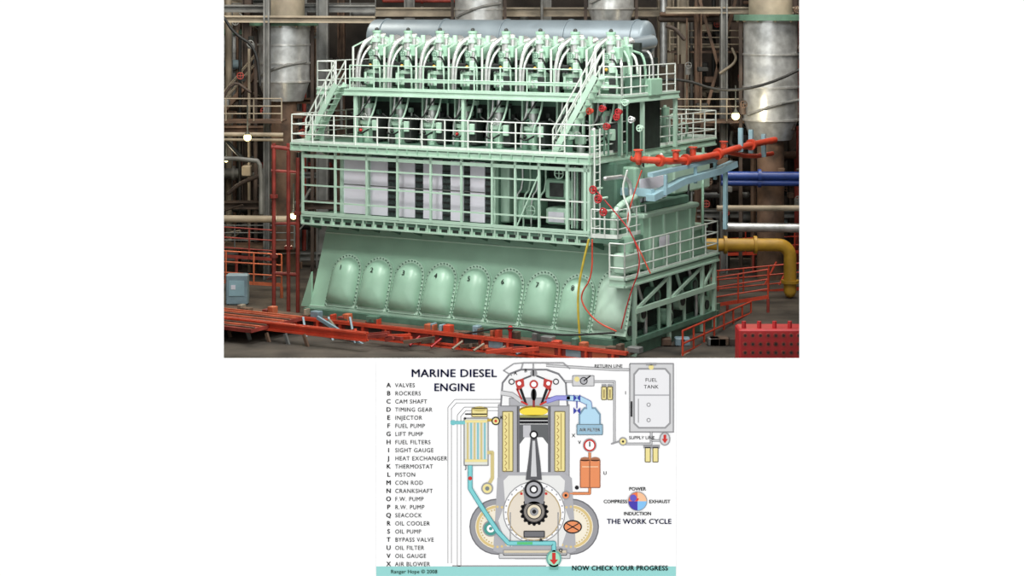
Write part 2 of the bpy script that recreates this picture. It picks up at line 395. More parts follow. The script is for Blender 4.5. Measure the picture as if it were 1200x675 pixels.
m.bbox(u1+.75,u1+1.1,2.6,3.3,zB,zB+.9,G3,.04); m.bbox(u1+.8,u1+1.3,3.9,5.0,zB,zB+.7,G,.04)
m.build(eng)
# ---- exhaust receiver
m=M('exhaust_receiver')
rr=E(757,46,-.8); ry=rr.y; rz=rr.z; R=.8
lft=L(442,40,ry).x
m.cyl((lft,ry,rz),(-.8,ry,rz),R,RS,32)
m.sph((-.8,ry,rz),R,RS,32,12,(.35,1,1)); m.sph((lft,ry,rz),R,RS,32,12,(.35,1,1))
for i in range(5):
    x=lft+.6+(-.8-lft-1)*i/4; m.cyl((x-.03,ry,rz),(x+.03,ry,rz),R+.05,RS,32)
m.cyl((-.62,ry,rz+.1),(-.45,ry,rz+.1),.12,GY,12)
for i in range(8): 
    x=u0+us*i; m.cyl((x,4.3,zB+2.0),(x,ry,rz-.1),.3,RS,14)
for x in (lft+.5,-7,-1.6): m.box(x-.12,x+.12,ry-.5,ry+.5,zB,rz-.6,G3)
m.build(eng)
# ---- end of engine
m=M('engine_end_machinery')
m.bbox(-.6,.35,1.6,8.6,zC-1.1,zA-.3,G3,.08)
m.bbox(.0,.9,2.2,5.2,zA-2.4,zA-.5,G,.08)
m.bbox(.2,1.0,5.6,9.2,zA-1.9,zA-.4,G2,.08)
m.box(.92,.98,2.5,4.9,zA-1.9,zA-1.0,WP)
for k in range(7):
    y=.5+k*1.5; m.box(-.12,.0,y-.06,y+.06,zC,zA,G2)
for k in range(9):
    y=.4+random.random()*8; x=.3+random.random()*.9
    m.tube([(x,y,zC-.9),(x,y,zC+.6+random.random()),(x-.2,y+.5,zA-1.0),(x-.2,y+.5,zA-.2)],.05+random.random()*.05,random.choice([G2,SV,G,SW,DK]),8,1)
m.tube([(.9,.3,zC+.2),(.9,.3,zC+1.2),(1.0,2,zC+1.6),(1.0,4,zC+1.6)],.13,G2,10,2)
m.tube([(.6,.2,zC+2.4),(.9,1.8,zC+2.4),(.9,1.8,zC+1.0),(.9,3.0,zC+.5)],.09,SV,10,2)
for dy in (.15,.6): m.cyl((.15,dy,zC),(.15,dy,zA+1.1),.035,SW,6)
for k in range(12): m.cyl((.15,.15,zC+.2+k*.3),(.15,.6,zC+.2+k*.3),.022,SW,6)
m.rail([(.1,0,zC+.1),(1.2,.1,zC+.1),(1.2,2.5,zC+.1)],1.1,SW,.7,3,.028)
m.box(-.1,1.3,0,2.6,zC-.1,zC+.06,G3)
for k in range(30):
    x=-2.0+random.random()*1.7; y=.9+k*.3
    h=.5+random.random()*1.4
    m.cyl((x,y,zA),(x,y,zA+h),.06+random.random()*.12,random.choice([G,G2,SV,DK,G3]),10)
    if k%2: m.sph((x,y,zA+h),.12,random.choice([G2,RD,BK,SV]))
    else: m.bbox(x-.2,x+.2,y-.15,y+.15,zA+h*.5,zA+h*.5+.35,random.choice([G2,G,GY,DK]),.03)
    m.tube([(x,y,zA+h*.6),(x+.3,y+.3,zA+h*.8),(x+.2,y+.8,zA+h*.5),(x,y+1,zA+.2)],.045,random.choice([SV,BK,G2,SW]),6,2)
for (px,py,mm) in ((708,127,RD),(725,137,RD),(727,131,RD),(693,130,RO),(713,148,RD),(742,140,SV),(752,150,G2),(735,120,G2)):
    p=L(px,py,1.2); m.sph(p,.1,mm); m.cyl(p,(p.x,p.y,zA),.04,G3,6); m.wheel((p.x,p.y-.2,p.z),.12,mm,'y',.025)
m.build(eng)
# ---- lower end platform D, tank and truss
m=M('end_platform')
lo=1.6
yo0=E(732,322,lo).y; yo1=E(841,292,lo).y
m.box(.95,lo+.05,yo0,yo1,zD-.06,zD+.04,G3)
m.ibeam((lo,yo0,zD-.1),(lo,yo1,zD-.1),.2,.36,G2); m.ibeam((.95,yo0,zD-.1),(lo,yo0,zD-.1),.2,.36,G2)
m.rail([(.95,yo0,zD),(lo,yo0,zD),(lo,yo1,zD),(.9,yo1,zD)],1.4,SW,1.25,3,.03)
ys=[yo0+.9,yo0+4.0,yo0+7.2,yo1-.3]
for y in ys: m.box(lo-.1,lo+.04,y-.08,y+.08,0,zD,G2)
for a_,b_ in zip(ys,ys[1:]): m.beam((lo-.03,a_,zD-1.3),(lo-.03,b_,zD-.35),.08,.12,G2)
m.beam((lo,ys[0],zD-1.3),(lo,ys[-1],zD-1.3),.14,.2,G2)
m.beam((lo,ys[0],.6),(lo,ys[-1],.6),.14,.2,G3)
m.build(eng)
m=M('charge_air_cooler')
ty0=E(752,290,1.3).y; ty1=E(815,290,1.3).y
zk=zD+2.2
m.prism([(ty0,zk-.0),(ty1,zk-.0),(ty1-.5,zD+.1),(ty0+.3,zD+.1)],lambda a,b,t:(t,a,b),-.2,1.35,G)
m.bbox(-.3,1.45,ty0-.1,ty1+.1,zk-.05,zk+.15,G2,.05)
m.bbox(.1,1.2,ty0+.5,ty1-.4,zk+.15,zk+.5,G3,.05)
for k in range(4):
    y=ty0+.6+(ty1-ty0-1.3)*k/3; m.box(1.35,1.42,y-.05,y+.05,zD+.1,zk-.05,G2)
m.bbox(1.0,1.5,ty0-1.9,ty0-.3,zD+.2,zD+1.0,G2,.06); m.cyl((1.2,ty0-1.2,zD+1.0),(1.2,ty0-1.2,zD+1.6),.35,G,14)
m.box(1.43,1.46,ty0+1.3,ty0+2.2,zD+.9,zD+1.3,WP)
m.build(eng)
m=M('end_pump_set')
for k in range(7):
    y=.6+k*1.2; z=.6+(k%3)*.5
    m.cyl((1.0,y,z+.4),(1.45,y,z+.4),.38-.04*(k%2),[G,G2,G3][k%3],14); m.cyl((1.45,y,z+.4),(1.5,y,z+.4),.2,DK,10)
    m.tube([(1.3,y+.5,.5),(1.3,y+.5,1.6),(1.2,y+.2,2.2),(1.1,y,2.9)],.08,[G2,SV,G,DK][k%4],8,1)
m.box(1.0,1.5,.2,9,0,.6,G3); m.box(1.0,1.04,.2,9,.6,2.9,DG)
m.build(eng)
m=M('light_blue_duct')
pts=[E(762,232,1.7),E(800,212,1.9),E(842,200,2.1),E(860,192,2.3)]
for a,b in zip(pts,pts[1:]): m.beam(a,b,.4,.26,LB)
p=E(850,196,2.2); m.beam(p,(p.x,p.y,p.z-2.6),.16,.16,LB)
for (u,v) in ((780,205),(815,192),(838,188)):
    p=E(u,v,2.0); m.beam(p,(p.x,p.y,p.z-.8),.12,.12,LB)
m.beam(E(762,205,1.7),E(838,187,2.1),.25,.16,LB)
q=E(765,226,1.7); m.beam(q,(q.x-1.6,q.y,q.z),.3,.3,LB)
for (u,v) in ((868,150),(880,152),(895,157)):
    p=E(u,v,2.6); m.beam(p,(p.x,p.y,p.z-1.0),.18,.14,LB)
m.build(eng)
m=M('orange_hydraulic_pipe')
pts=[E(742,186,.6),E(765,188,1.4),E(792,189,1.8),E(830,184,2.2),E(868,172,2.6),E(908,164,2.8)]
m.tube(pts,.14,RO,12,1)
for a,b in zip(pts,pts[1:]):
    for t in (.3,): m.flange(a.lerp(b,t),b-a,.24,RO,.16)
for (u,v) in ((748,187),(792,187),(812,183),(848,176)):
    p=E(u,v,1.9); m.cyl(p,(p.x,p.y,p.z+.3),.13,RO,12); m.wheel((p.x,p.y,p.z+.36),.16,RO,'z',.035)
pts2=[E(850,178,2.4),E(880,184,2.4),E(905,180,2.5)]; m.tube(pts2,.1,RO,10,1)
for (u,v) in ((697,222),(703,233),(709,248)):
    p=E(u,v,.9) if u>700 else L(u,v,-.1); m.sph(p,.1,RD); m.wheel((p.x,p.y-.15,p.z),.14,RD,'y',.03)
    m.cyl(p,(p.x,p.y+.6,p.z),.05,G2,6)
m.build(eng)
m=M('hanging_hose')
def hose(pp,ly,mm,r=.05): m.tube([L(x,y,ly) for x,y in pp],r,mm,6,2)
hose([(700,225),(722,250),(742,275),(752,310),(738,345),(728,385)],-.5,RD,.025)
hose([(752,200),(742,230),(733,262),(748,290),(762,320)],-.2,RO,.025)
hose([(690,281),(684,305),(678,335),(677,360),(680,405)],-.6,YB,.045)
hose([(694,281),(694,325),(680,345),(684,360),(700,378),(722,388)],-.7,RO,.03)
hose([(735,200),(728,225),(740,250),(735,270)],-.3,SW,.04)
m.build(eng)
# ================================================================= foreground red gangway
gang=empty('red_steel_gangway',(X0,Y0,0),-TH)
m=M('girders')
g=-1.4
x0=L(262,360,g).x-3; x1=L(735,410,g).x
m.box(x0,x1,g,g+.06,.05,.55,RDK)
m.ibeam((x0,g,.55),(x1,g,.55),.22,.13,RO); m.ibeam((x0,g,.1),(x1,g,.1),.25,.2,RO)
k=0;x=x0
while x<x1:
    m.box(x-.05,x+.05,g-.1,g,0,.55,RO)
    m.box(x+.25,x+.9,g-.03,g,.2,.46,random.choice([BR,GB,BR2,ORL,DK,RDK]))
    x+=1.15;k+=1
m.box(x0,x1,g,-.35,.43,.53,BR2)
xk=L(358,360,g).x
m.box(x0,xk,g-3.6,g-.15,.5,.65,RDK)
for i in range(9): m.box(x0,xk,g-.4-i*.38,g-.3-i*.38,.65,.7,random.choice([RDK,BR2,ORL]))
m.ibeam((x0,g-2.4,.6),(L(430,400,g-2.4).x,g-2.4,.6),.25,.35,RO)
for i in range(40):
    x=x0+(x1-x0)*random.random(); h=random.random()*.3+.1
    m.bbox(x,x+.1+random.random()*.45,g+.25,g+.6,.53,.53+h,random.choice([RO,RDK,GB,GY,BR2,BG,ORL,G3]),.02)
for i in range(18):
    x=L(380,400,-2.2).x+random.random()*9; m.beam((x,g-.6-random.random(),.35),(x+random.uniform(.3,1.6),g-.6-random.random(),.5),.12,.14,random.choice([RO,ORL,RDK,BR2,GB]))
m.build(gang)
m=M('trestle_and_clutter')
for i,px in enumerate((355,385,410)):
    p=L(px,372,g-.4); m.beam((p.x,p.y,p.z),(p.x+.9,p.y-.8,p.z-1.2),.08,.1,GB)
p=L(372,372,-1.9); q=L(450,420,-2.6); m.beam(p,q,.1,.14,GB); 
p=L(385,375,-1.9); q=L(420,420,-2.2); m.beam(p,q,.1,.14,BG)
for i in range(5): a_=L(268+i*22,388+i,-4.0); m.beam(a_,(a_.x+.5,a_.y,a_.z-1.2),.1,.12,random.choice([GB,BR2,GY]))
for i in range(6): m.cyl(L(480+i*25,405+i*2,-2.0),L(492+i*25,394+i*3,-1.5),.05,random.choice([RD,GB,SW,BG]),6)
p=L(598,385,-1.2); m.cyl(p,(p.x,p.y,.5),.07,RD,8); m.sph(p,.12,RD)
m.tube([L(540,392,-1.3),L(600,382,-1.3),L(650,394,-1.3),L(720,390,-1.3)],.04,BK,6,2)
m.build(gang)
# ================================================================= left red pipe frame
def obj(name): return M(name)
m=obj('red_pipe_stand')
Yl=80
A=lambda px,py:W(px,py,Yl)
for (u) in (321,338,349):
    b_=A(u,352); m.cyl(A(u,168 if u<345 else 185),(b_.x,Yl,0),.09,RDK,10)
m.cyl(A(318,172),A(352,176),.1,RDK,10); m.cyl(A(318,200),A(350,202),.07,RDK,8); m.cyl(A(320,262),A(349,262),.07,RDK,8); m.cyl(A(320,320),A(350,322),.08,RDK,8)
for u,v in ((321,230),(338,290),(321,300),(349,250)): m.flange(A(u,v),(0,0,1),.18,RDK,.15)
m.build()
m=obj('orange_guardrail')
for (ya,xa_,xb_,py0,mm) in ((84,262,330,330,ORL),(88,262,322,300,RDK)):
    p=W(xa_-30,py0,ya);q=W(xb_,py0+6,ya); m.rail([p,q],1.5,mm,1.2,3,.04); 
    for t in (0,.5,1): r_=p.lerp(q,t); m.cyl(r_,(r_.x,r_.y,0),.08,mm,6)
m.build()
m=obj('control_cabinet')
p=W(276,352,82); m.bbox(p.x-.45,p.x+.55,82,82.6,0,W(0,322,82).z,GB,.05); m.box(p.x-.3,p.x+.4,81.97,82,p.z+.2,p.z+.9,LB); m.box(p.x-.2,p.x+.0,81.95,81.97,p.z+.5,p.z+.7,WP)
m.build()
m=obj('orange_guardrail')
for (ya,xa_,xb_,py0,py1) in ((86,812,960,352,338),(80,760,900,372,350),(92,845,960,300,296)):
    p=W(xa_,py0,ya);q=W(xb_,py1,ya); m.rail([p,q],1.3,RO,1.2,3,.035)
    for t in (0,.33,.66,1): r_=p.lerp(q,t); m.cyl(r_,(r_.x,r_.y,0),.07,RDK,6)
for i in range(6):
    m.cyl(W(800+i*20,330+random.random()*40,88),W(830+i*20,300+random.random()*80,88),.05,RO,6)
m.build()
m=obj('yellow_pipe')
Yp=84
m.tube([W(800,287,Yp),W(912,287,Yp)],.3,YE,16)
pts=[W(912,287,Yp)]+[Vector((W(912,287,Yp).x+.55*math.sin(t),Yp,W(912,287,Yp).z-.55*(1-math.cos(t)))) for t in [math.pi/2*i/6 for i in range(1,7)]]
e=pts[-1]; pts.append(Vector((e.x,Yp,0.3))); m.tube(pts,.3,YE,16)
for u in (850,885): m.flange(W(u,287,Yp),(1,0,0),.42,YE,.14)
m.flange((e.x,Yp,W(0,330,Yp).z),(0,0,1),.42,YE,.14)
m.build()
m=obj('blue_pipe')
for py,r_ in ((206,.22),(214,.16)): m.cyl(W(845,py,88.5),W(1010,py+1,88.5),r_,BL,12); m.flange(W(890,py,88.5),(1,0,0),r_*1.5,BL,.15)
m.build()
def duct(px,py0,py1,w,Y,neck=True):
    m=obj('galvanised_duct'); p=W(px,py0,Y);q=W(px,py1,Y); r_=w/2/F*Y
    m.cyl(q,p,r_,TL,28); m.cyl((q.x,Y,q.z-1.0),q,r_*.75,TL,24,r_)
    for t in (0,.33,.66,1): c=q.lerp(p,t); m.flange(c,(0,0,1),r_*1.06,SV,.09)
    m.flange(p+Vector((0,0,.15)),(0,0,1),r_*1.35,G3,.3); m.cyl(p,p+Vector((0,0,5)),r_*.8,BG,20)
    for k in range(12):
        t=2*math.pi*k/12; m.sph(p+Vector((r_*1.2*math.cos(t),r_*1.2*math.sin(t),.0)),.09,BG,6,4)
    m.cyl((q.x,Y,0),(q.x,Y,q.z-.9),r_*.5,BR2,20)
    for s_ in (-1,1): m.box(q.x+s_*r_*1.1-.08,q.x+s_*r_*1.1+.08,Y-.1,Y+.1,0,p.z,BR)
    m.tube([q+Vector((-r_*.9,-r_*.6,.3)),q+Vector((0,-r_*1.2,.8)),q+Vector((r_*.9,-r_*.6,1.0))],.08,GY,8,1)
    m.build()
duct(333,30,95,60,92); duct(903,24,140,64,90); duct(561,-20,26,56,96); duct(716,-30,10,54,96); duct(268,40,100,40,100)
# ---------------- steel structure
m=obj('steel_gallery_structure')
def hb(px0,px1,py,Y,h,mm,dy=0): m.ibeam(W(px0,py,Y),W(px1,py+dy,Y),.5,h,mm,.09)
def vb(px,Y,w,mm,top=-60): 
    p=W(px,top,Y); m.box(p.x-w/2,p.x+w/2,Y-.06,Y+.06,0,p.z,mm); m.box(p.x-w/2,p.x-w/2+.08,Y-.3,Y+.3,0,p.z,mm); m.box(p.x+w/2-.08,p.x+w/2,Y-.3,Y+.3,0,p.z,mm)
hb(220,440,22,90,.35,BG,1); hb(220,440,10,95,.4,GY); hb(440,980,14,98,.5,BG); hb(780,980,12,92,.35,BG)
hb(220,350,152,92,.4,BR2); hb(780,980,150,94,.4,BR2); hb(220,400,240,92,.4,BR); hb(800,980,250,94,.4,GY); hb(220,420,300,94,.4,GY);hb(220,500,345,90,.35,BR2)
hb(220,380,118,96,.3,BR2); hb(790,980,105,99,.3,BG); hb(220,380,205,97,.3,GY); hb(820,980,320,96,.3,BR2)
for px,Y,w,mm in ((290,96,.5,BR),(378,94,.6,GY),(313,90,.3,GY),(800,96,.6,BG),(818,94,.35,BR2),(848,92,.35,GY),(862,98,.6,BR),(930,96,.5,BR),(640,104,.6,GY),(480,104,.6,GY),(247,90,.4,BR),(780,100,.9,BG),(355,101,.5,GY),(400,102,.4,BR2)): vb(px,Y,w,mm)
for px0,px1,py,Y in ((232,330,142,88),(790,975,142,90),(240,345,290,90),(785,970,60,96),(262,440,20,98)):
    m.rail([W(px0,py,Y),W(px1,py,Y)],1.1,random.choice([BG,BR2,GY]),1.3,3,.035,False); 
    a_=W(px0,py,Y); b_=W(px1,py,Y); m.box(a_.x,b_.x,Y,Y+2,a_.z-.1,a_.z,BR2)
m.beam(W(820,0,93),W(862,150,93),.15,.15,BR2); m.beam(W(862,0,93),W(822,150,93),.15,.15,BR2)
m.stair(W(245,150,93),W(300,85,93),.8,(0,1,0),BR2,10,BG)
m.build()
m=obj('background_pipework')
cols=[BR,BR,BR2,GY,BG,BR2,DK,BG,TL,RDK,GY,GB,DK,BK]
for i in range(120):
    Y=random.uniform(93,108); side=random.choice([0,0,1,1,2]); 
    lo_,hi_={0:(215,400),1:(770,985),2:(400,780)}[side]
    py=random.uniform(-10,400) if side!=2 else random.uniform(-10,60); a_=random.uniform(lo_,hi_-60); b_=random.uniform(a_+40,hi_)
    r_=random.choice([.06,.08,.12,.2,.26]); cm=random.choice(cols); p=W(a_,py,Y);q=W(b_,py,Y)
    pts=[p,q]
    if random.random()<.6: pts=[p,q,Vector((q.x,q.y,max(.3,q.z-random.uniform(1,5))))]
    m.tube(pts,r_,cm,10)
    if r_>.1: m.flange(p.lerp(q,.4),q-p,r_*1.5,cm,.15)
for i in range(70):
    Y=random.uniform(92,106); side=random.choice([0,1]); px=random.uniform(*((215,385),(775,985))[side]); p=W(px,random.uniform(-30,200),Y)
    r_=random.choice([.05,.08,.12,.18]); m.cyl((p.x,Y,0),p,r_,random.choice(cols),8)
for i in range(260):
    Y=random.uniform(89,104); side=random.choice([0,1]); px=random.uniform(*((215,370),(800,985))[side]); py=random.uniform(20,400); p=W(px,py,Y)
    w=random.uniform(.2,.7);h=random.uniform(.2,.6); mm=random.choice(cols[:4]+[DK,BK,BR,BK,BR2,GY,BG])
    if i%3==0: m.bbox(p.x,p.x+w,Y,Y+.6,p.z,p.z+h,mm,.04)
    elif i%3==1: m.cyl(p,p+Vector((0,0,h)),w*.35,mm,14); m.wheel((p.x,Y-.4,p.z+h),.16,random.choice([RDK,GY,BR2]),'y',.03)
    else: m.tube([p,p+Vector((random.uniform(-1,1),0,random.uniform(-.5,.8))),p+Vector((random.uniform(-2,2),0,random.uniform(-1.5,1.5)))],random.choice([.04,.07,.1]),mm,8,2)
m.cyl(W(215,157,86),W(332,158,86),.1,BG,12); m.cyl(W(215,163,86),W(332,164,86),.07,BG,10)
m.cyl(W(215,256,86),W(340,257,86),.17,BG,12); m.tube([W(215,186,88),W(300,186,88),W(306,196,88),W(306,250,88)],.11,GY,12,1)
m.cyl(W(840,244,87),W(985,244,87),.14,BG,12); m.cyl(W(850,266,87),W(985,268,87),.22,TL,12)
m.tube([W(760,95,88),W(800,92,88),W(845,108,88),W(900,100,88),W(960,70,88)],.07,BK,8,2)
m.tube([W(262,20,84),W(275,40,84),W(300,55,84),W(305,100,84)],.07,BK,8,2)
m.build()
m=obj('red_valve_block')
Yr=66.0; p=W(866,420,Yr); q=W(945,386,Yr)
m.bbox(p.x,q.x,Yr,Yr+1.2,0,q.z,RD,.06)
for i in range(8):
    for j in range(3):
        c=W(873+i*9,393+j*10,Yr); m.cyl((c.x,Yr-.06,c.z),(c.x,Yr+.02,c.z),.09,RDK,10); m.cyl((c.x,Yr-.07,c.z),(c.x,Yr-.05,c.z),.05,BK,8)
for i in range(4): c=W(873+i*18,386,Yr); m.cyl((c.x,Yr+.3,c.z-.1),(c.x,Yr+.3,c.z+.25),.08,RD,8)
m.build()
m=obj('steel_walkway')
m.beam(W(765,420,70),W(862,378,80),.9,.12,GB); m.beam(W(800,420,70),W(880,385,80),.15,.3,BG)
m.rail([W(800,418,70),W(880,380,80)],1.0,RO,1.5,2,.04)
for t in (0.2,.5,.8): r_=W(765,420,70).lerp(W(862,378,80),t); m.box(r_.x-.3,r_.x+.3,r_.y-.1,r_.y+.1,0,r_.z,BR2)
for i in range(10):
    u=745+random.random()*110; v=395+random.random()*20; r_=W(u,v,72); m.bbox(r_.x,r_.x+.4,72,72.5,0,max(.3,r_.z),random.choice([GY,BR2,BR,GB]),.03)
m.build()
def lamp(px,py,Y,r_,e):
    m=obj('work_lamp'); p=W(px,py,Y); m.sph(p,r_,LAMP,12,8); m.cyl(p+Vector((0,0,r_*.7)),p+Vector((0,0,r_*1.6)),r_*.8,DK,12,r_*.3); m.cyl(p+Vector((0,0,r_*1.4)),p+Vector((0,.0,1.5)),.04,DK,6); m.build()
    ld=bpy.data.lights.new('work_lamp_light','POINT'); ld.energy=e; ld.color=(1,.85,.6); ld.shadow_soft_size=.3
    o=bpy.data.objects.new('work_lamp_light',ld); scene.collection.objects.link(o); o.location=p+Vector((0,-1.2,.2))
lamp(862,136,88,.2,250); lamp(290,161,84,.18,150); lamp(344,253,84,.17,200); lamp(265,188,92,.1,100)
# ================================================================= diagram poster on the white wall
PM={}
def pc(rgb):
    k='ink_%02x%02x%02x'%rgb
    if k not in PM: mat(k,rgb,.9,0,0); PM[k]=1
    return k
D=M('diagram_print')
def pt(px,py,l): 
    w=W(px,py,YW); return (w.x,YW-.02-.003*l,w.z)
def poly(pp,col,l=1): 
    D.add([pt(x,y,l) for x,y in pp],[tuple(range(len(pp)))],pc(col))
def rect(x0,y0,x1,y1,col,l=1): poly([(x0,y0),(x1,y0),(x1,y1),(x0,y1)],col,l)
def circ(cx,cy,r,col,l=1,ry=None,a0=0,a1=360,n=28):
    ry=ry or r; pp=[(cx+r*math.cos(math.radians(a0+(a1-a0)*i/n)),cy+ry*math.sin(math.radians(a0+(a1-a0)*i/n))) for i in range(n+(0 if a1-a0==360 else 1))]
    if a1-a0!=360: pp.append((cx,cy))
    poly(pp,col,l)
def line(pp,w,col,l=1,close=False):
    if close: pp=list(pp)+[pp[0]]
    for i,((x0,y0),(x1,y1)) in enumerate(zip(pp,pp[1:])):
        d=math.hypot(x1-x0,y1-y0)
        if d<1e-6: continue
        ex,ey=(x1-x0)/d*w/2,(y1-y0)/d*w/2; nx,ny_=-ey,ex
        poly([(x0+nx,y0+ny_),(x1+nx,y1+ny_),(x1-nx,y1-ny_),(x0-nx,y0-ny_)],col,l)
        if i>0 and w>1: circ(x0,y0,w/2,col,l+.3,n=12)
def ring(cx,cy,r,w,col,l=1,ry=None): 
    ry=ry or r; n=28
    line([(cx+r*math.cos(2*math.pi*i/n),cy+ry*math.sin(2*math.pi*i/n)) for i in range(n)],w,col,l,True)
def pipe(pp,w,oc,ic,l=1): line(pp,w,oc,l); line(pp,max(.8,w-1.8),ic,l+1)
def rb(x0,y0,x1,y1,fill,oc,l=1,w=1): rect(x0,y0,x1,y1,fill,l); line([(x0,y0),(x1,y0),(x1,y1),(x0,y1)],w,oc,l+1,True)
def txt(s,x,y,cap,col,bold=0,align='CENTER',sx=1.0,l=8,sp=1.0):
    sz=cap/.70/F*YW; o=W(x,y,YW)
    text_mesh(D,s,sz,lambda a,b:(o.x+a,YW-.02-.003*l,o.z+b),pc(col),bold*sz,align,sx,sp)
WT=(250,250,250); K=(20,20,24); BLU=(42,52,128); GR=(150,150,152); LG=(205,205,206); MG=(172,172,176); TEAL=(116,192,196); YL=(232,218,150); RE=(200,50,44); ORG=(226,140,92); PU=(150,150,216); LBL=(176,212,232); BE=(226,214,188)
rect(441,421,792,675,WT,0)
rect(441,663.5,792,675,(146,208,204),1)
txt('MARINE DIESEL',532,441.5,9,BLU,.022,sx=1.1,sp=1.05); txt('ENGINE',532.5,458,9,BLU,.022,sx=1.02,sp=1.05)
items=[('A','VALVES'),('B','ROCKERS'),('C','CAM SHAFT'),('D','TIMING GEAR'),('E','INJECTOR'),('F','FUEL PUMP'),('G','LIFT PUMP'),('H','FUEL FILTERS'),('I','SIGHT GAUGE'),('J','HEAT EXCHANGER'),('K','THERMOSTAT'),('L','PISTON'),('M','CON ROD'),('N','CRANKSHAFT'),('O','F.W. PUMP'),('P','R.W. PUMP'),('Q','SEACOCK'),('R','OIL COOLER'),('S','OIL PUMP'),('T','BYPASS VALVE'),('U','OIL FILTER'),('V','OIL GAUGE'),('X','AIR BLOWER')]
for i,(a_,b_) in enumerate(items):
    y=453.6+i*9.52
    txt(a_,455.5,y,5.2,K,.025); txt(b_,463,y,4.9,(128,128,132),.006,'LEFT',.92,sp=1.12)
txt('Ranger Hope © 2008',458,671.5,4.2,(52,128,70),.008,'LEFT',sp=1.05)
txt('NOW CHECK YOUR PROGRESS',670,668,5.6,K,.025,'LEFT',.94,sp=1.07)
pipe([(527,660),(527,478),(534,470),(590,470)],5,GR,WT,1)
pipe([(538,664),(538,487),(545,479),(588,479)],5,GR,WT,1)
line([(530,663),(640,663)],1.5,GR,2)
# crankcase
for cx in (583,669):
    circ(cx,617,33,(110,110,114),2); circ(cx,617,31.5,(150,150,154),3); circ(cx,617,26,(236,228,208),4); ring(cx,617,23.5,3,(214,190,130),5)
    for i in range(36):
        t=2*math.pi*i/36; circ(cx+20*math.cos(t),617+20*math.sin(t),1.1,(200,180,130),5,n=6)
poly([(578,645),(583,560),(592,553),(660,553),(670,560),(675,645),(650,655),(604,655)],MG,5.2)
poly([(592,590),(590,563),(596,557),(656,557),(662,563),(660,590),(668,610),(658,640),(594,640),(584,610)],(226,226,224),5.5)
circ(626,600,36,WT,6); ring(626,600,36,1.2,GR,6.5); circ(626,602,31,(222,212,196),7); ring(626,602,31,1.4,(180,160,120),7.5)
circ(626,640,26,MG,6,8); rb(590,644,664,650,(214,202,176),GR,7); rb(585,648,668,654,LG,GR,8)
circ(575,619,9.5,GR,7); circ(575,619,8,(70,150,140),8); circ(575,619,4.5,WT,9); circ(575,619,2,(70,150,140),10)
circ(671,617,11,K,7,8); circ(671,617,9.5,ORG,8,6.4); line([(664,613),(678,621)],1.2,K,9); line([(664,621),(678,613)],1.2,K,9)
for i in range(28):
    t=2*math.pi*i/28; circ(626+33.5*math.cos(t),600+33.5*math.sin(t),1.2,MG,8,n=6)
line([(598,640),(598,600)],1.2,GR,9); line([(654,640),(654,600)],1.2,GR,9)
# crank
circ(626,599,15,K,9); 
for i in range(16):
    t=2*math.pi*i/16; circ(626+15*math.cos(t),599+15*math.sin(t),2.1,K,9,n=6)
circ(626,599,12,(132,126,120),10); circ(626,599,8.5,BE,11); ring(626,599,8.5,1,K,11.5); circ(626,599,5,GR,12); circ(626,599,2.4,K,13)
poly([(613,571),(639,571),(637,590),(615,590)],(132,132,136),10); circ(625.5,573,11,K,11); circ(625.5,573,8.5,MG,12); circ(625.5,573,5,K,13); circ(625.5,573,3,WT,14)
for (x,y) in ((611,578),(640,578)): circ(x,y,1.6,RE,12,n=8)
rb(614,622,638,629,(110,110,114),K,9)
# block columns
for x0,x1 in ((584,606),(645,667)):
    rb(x0,474,x1,560,MG,GR,3); rb(x0+5,482,x1-5,552,YL,(120,110,70),5)
    c_=(x0+x1)/2
    for k in range(9): line([(c_-3.5,486+k*7.6),(c_-1,489+k*7.6),(c_-3.5,492+k*7.6)],.8,(170,140,80),7)
    line([(c_+1.5,484),(c_+1.5,550)],1,(170,150,90),7)
rect(606,476,609,556,(110,110,114),4); rect(642,476,645,556,(110,110,114),4); rect(609,476,642,556,WT,4)
# piston
circ(625.5,480,17,(150,120,30),9,5); circ(625.5,482,16.5,(238,214,70),10,5); rect(609,486,642,489,(150,150,90),10); rect(609,489,642,492,K,10); rect(609,493,642,496,K,10); rect(609,492,642,493,LG,11)
poly([(609,497),(642,497),(642,520),(636,512),(615,512),(609,520)],(96,98,100),10); poly([(613,498),(622,498),(622,512),(613,512)],(190,190,194),11)
circ(625.5,509,5,K,12); circ(625.5,509,3,WT,13)
poly([(622,512),(629,512),(633,540),(635,562),(616,562),(619,540)],(88,88,92),11); poly([(624,516),(627,516),(629,558),(622,558)],(204,204,206),12)
# cylinder head
poly([(586,476),(588,448),(597,437),(610,432),(641,432),(655,437),(664,448),(666,476)],(120,120,124),5); poly([(588,475),(590,449),(598,439),(611,434),(640,434),(654,439),(662,449),(664,475)],(238,238,238),6)
rb(597,466,655,475,MG,GR,7)
for s_ in (-1,1):
    cx=625.5
    poly([(cx+s_*17,446),(cx+s_*20,448),(cx+s_*10,474),(cx+s_*8,472)],K,9); poly([(cx+s_*12,443),(cx+s_*22,446),(cx+s_*19,458),(cx+s_*11,452)],(186,60,54),10)
    circ(cx+s_*17,449,2.4,WT,11,n=12); line([(cx+s_*3,440),(cx+s_*13,444)],2,(90,90,94),9)
    line([(cx+s_*20,455),(cx+s_*14,468)],2,(186,60,54),10); line([(cx+s_*7,474),(cx+s_*15,470)],2,RE,12)
    ring(cx+s_*26,447,3,1.2,(90,90,94),9)
pipe([(611,470),(600,462),(587,460)],6,GR,LG,8); pipe([(640,470),(652,466),(668,466)],6,(120,120,190),PU,8)
circ(625.5,437,4,GR,9); circ(625.5,450,5,(190,60,54),10); circ(625.5,450,3,WT,11); circ(625.5,462,3.2,(40,40,44),10,7); line([(625.5,456),(625.5,477)],2.6,(140,50,50),10)
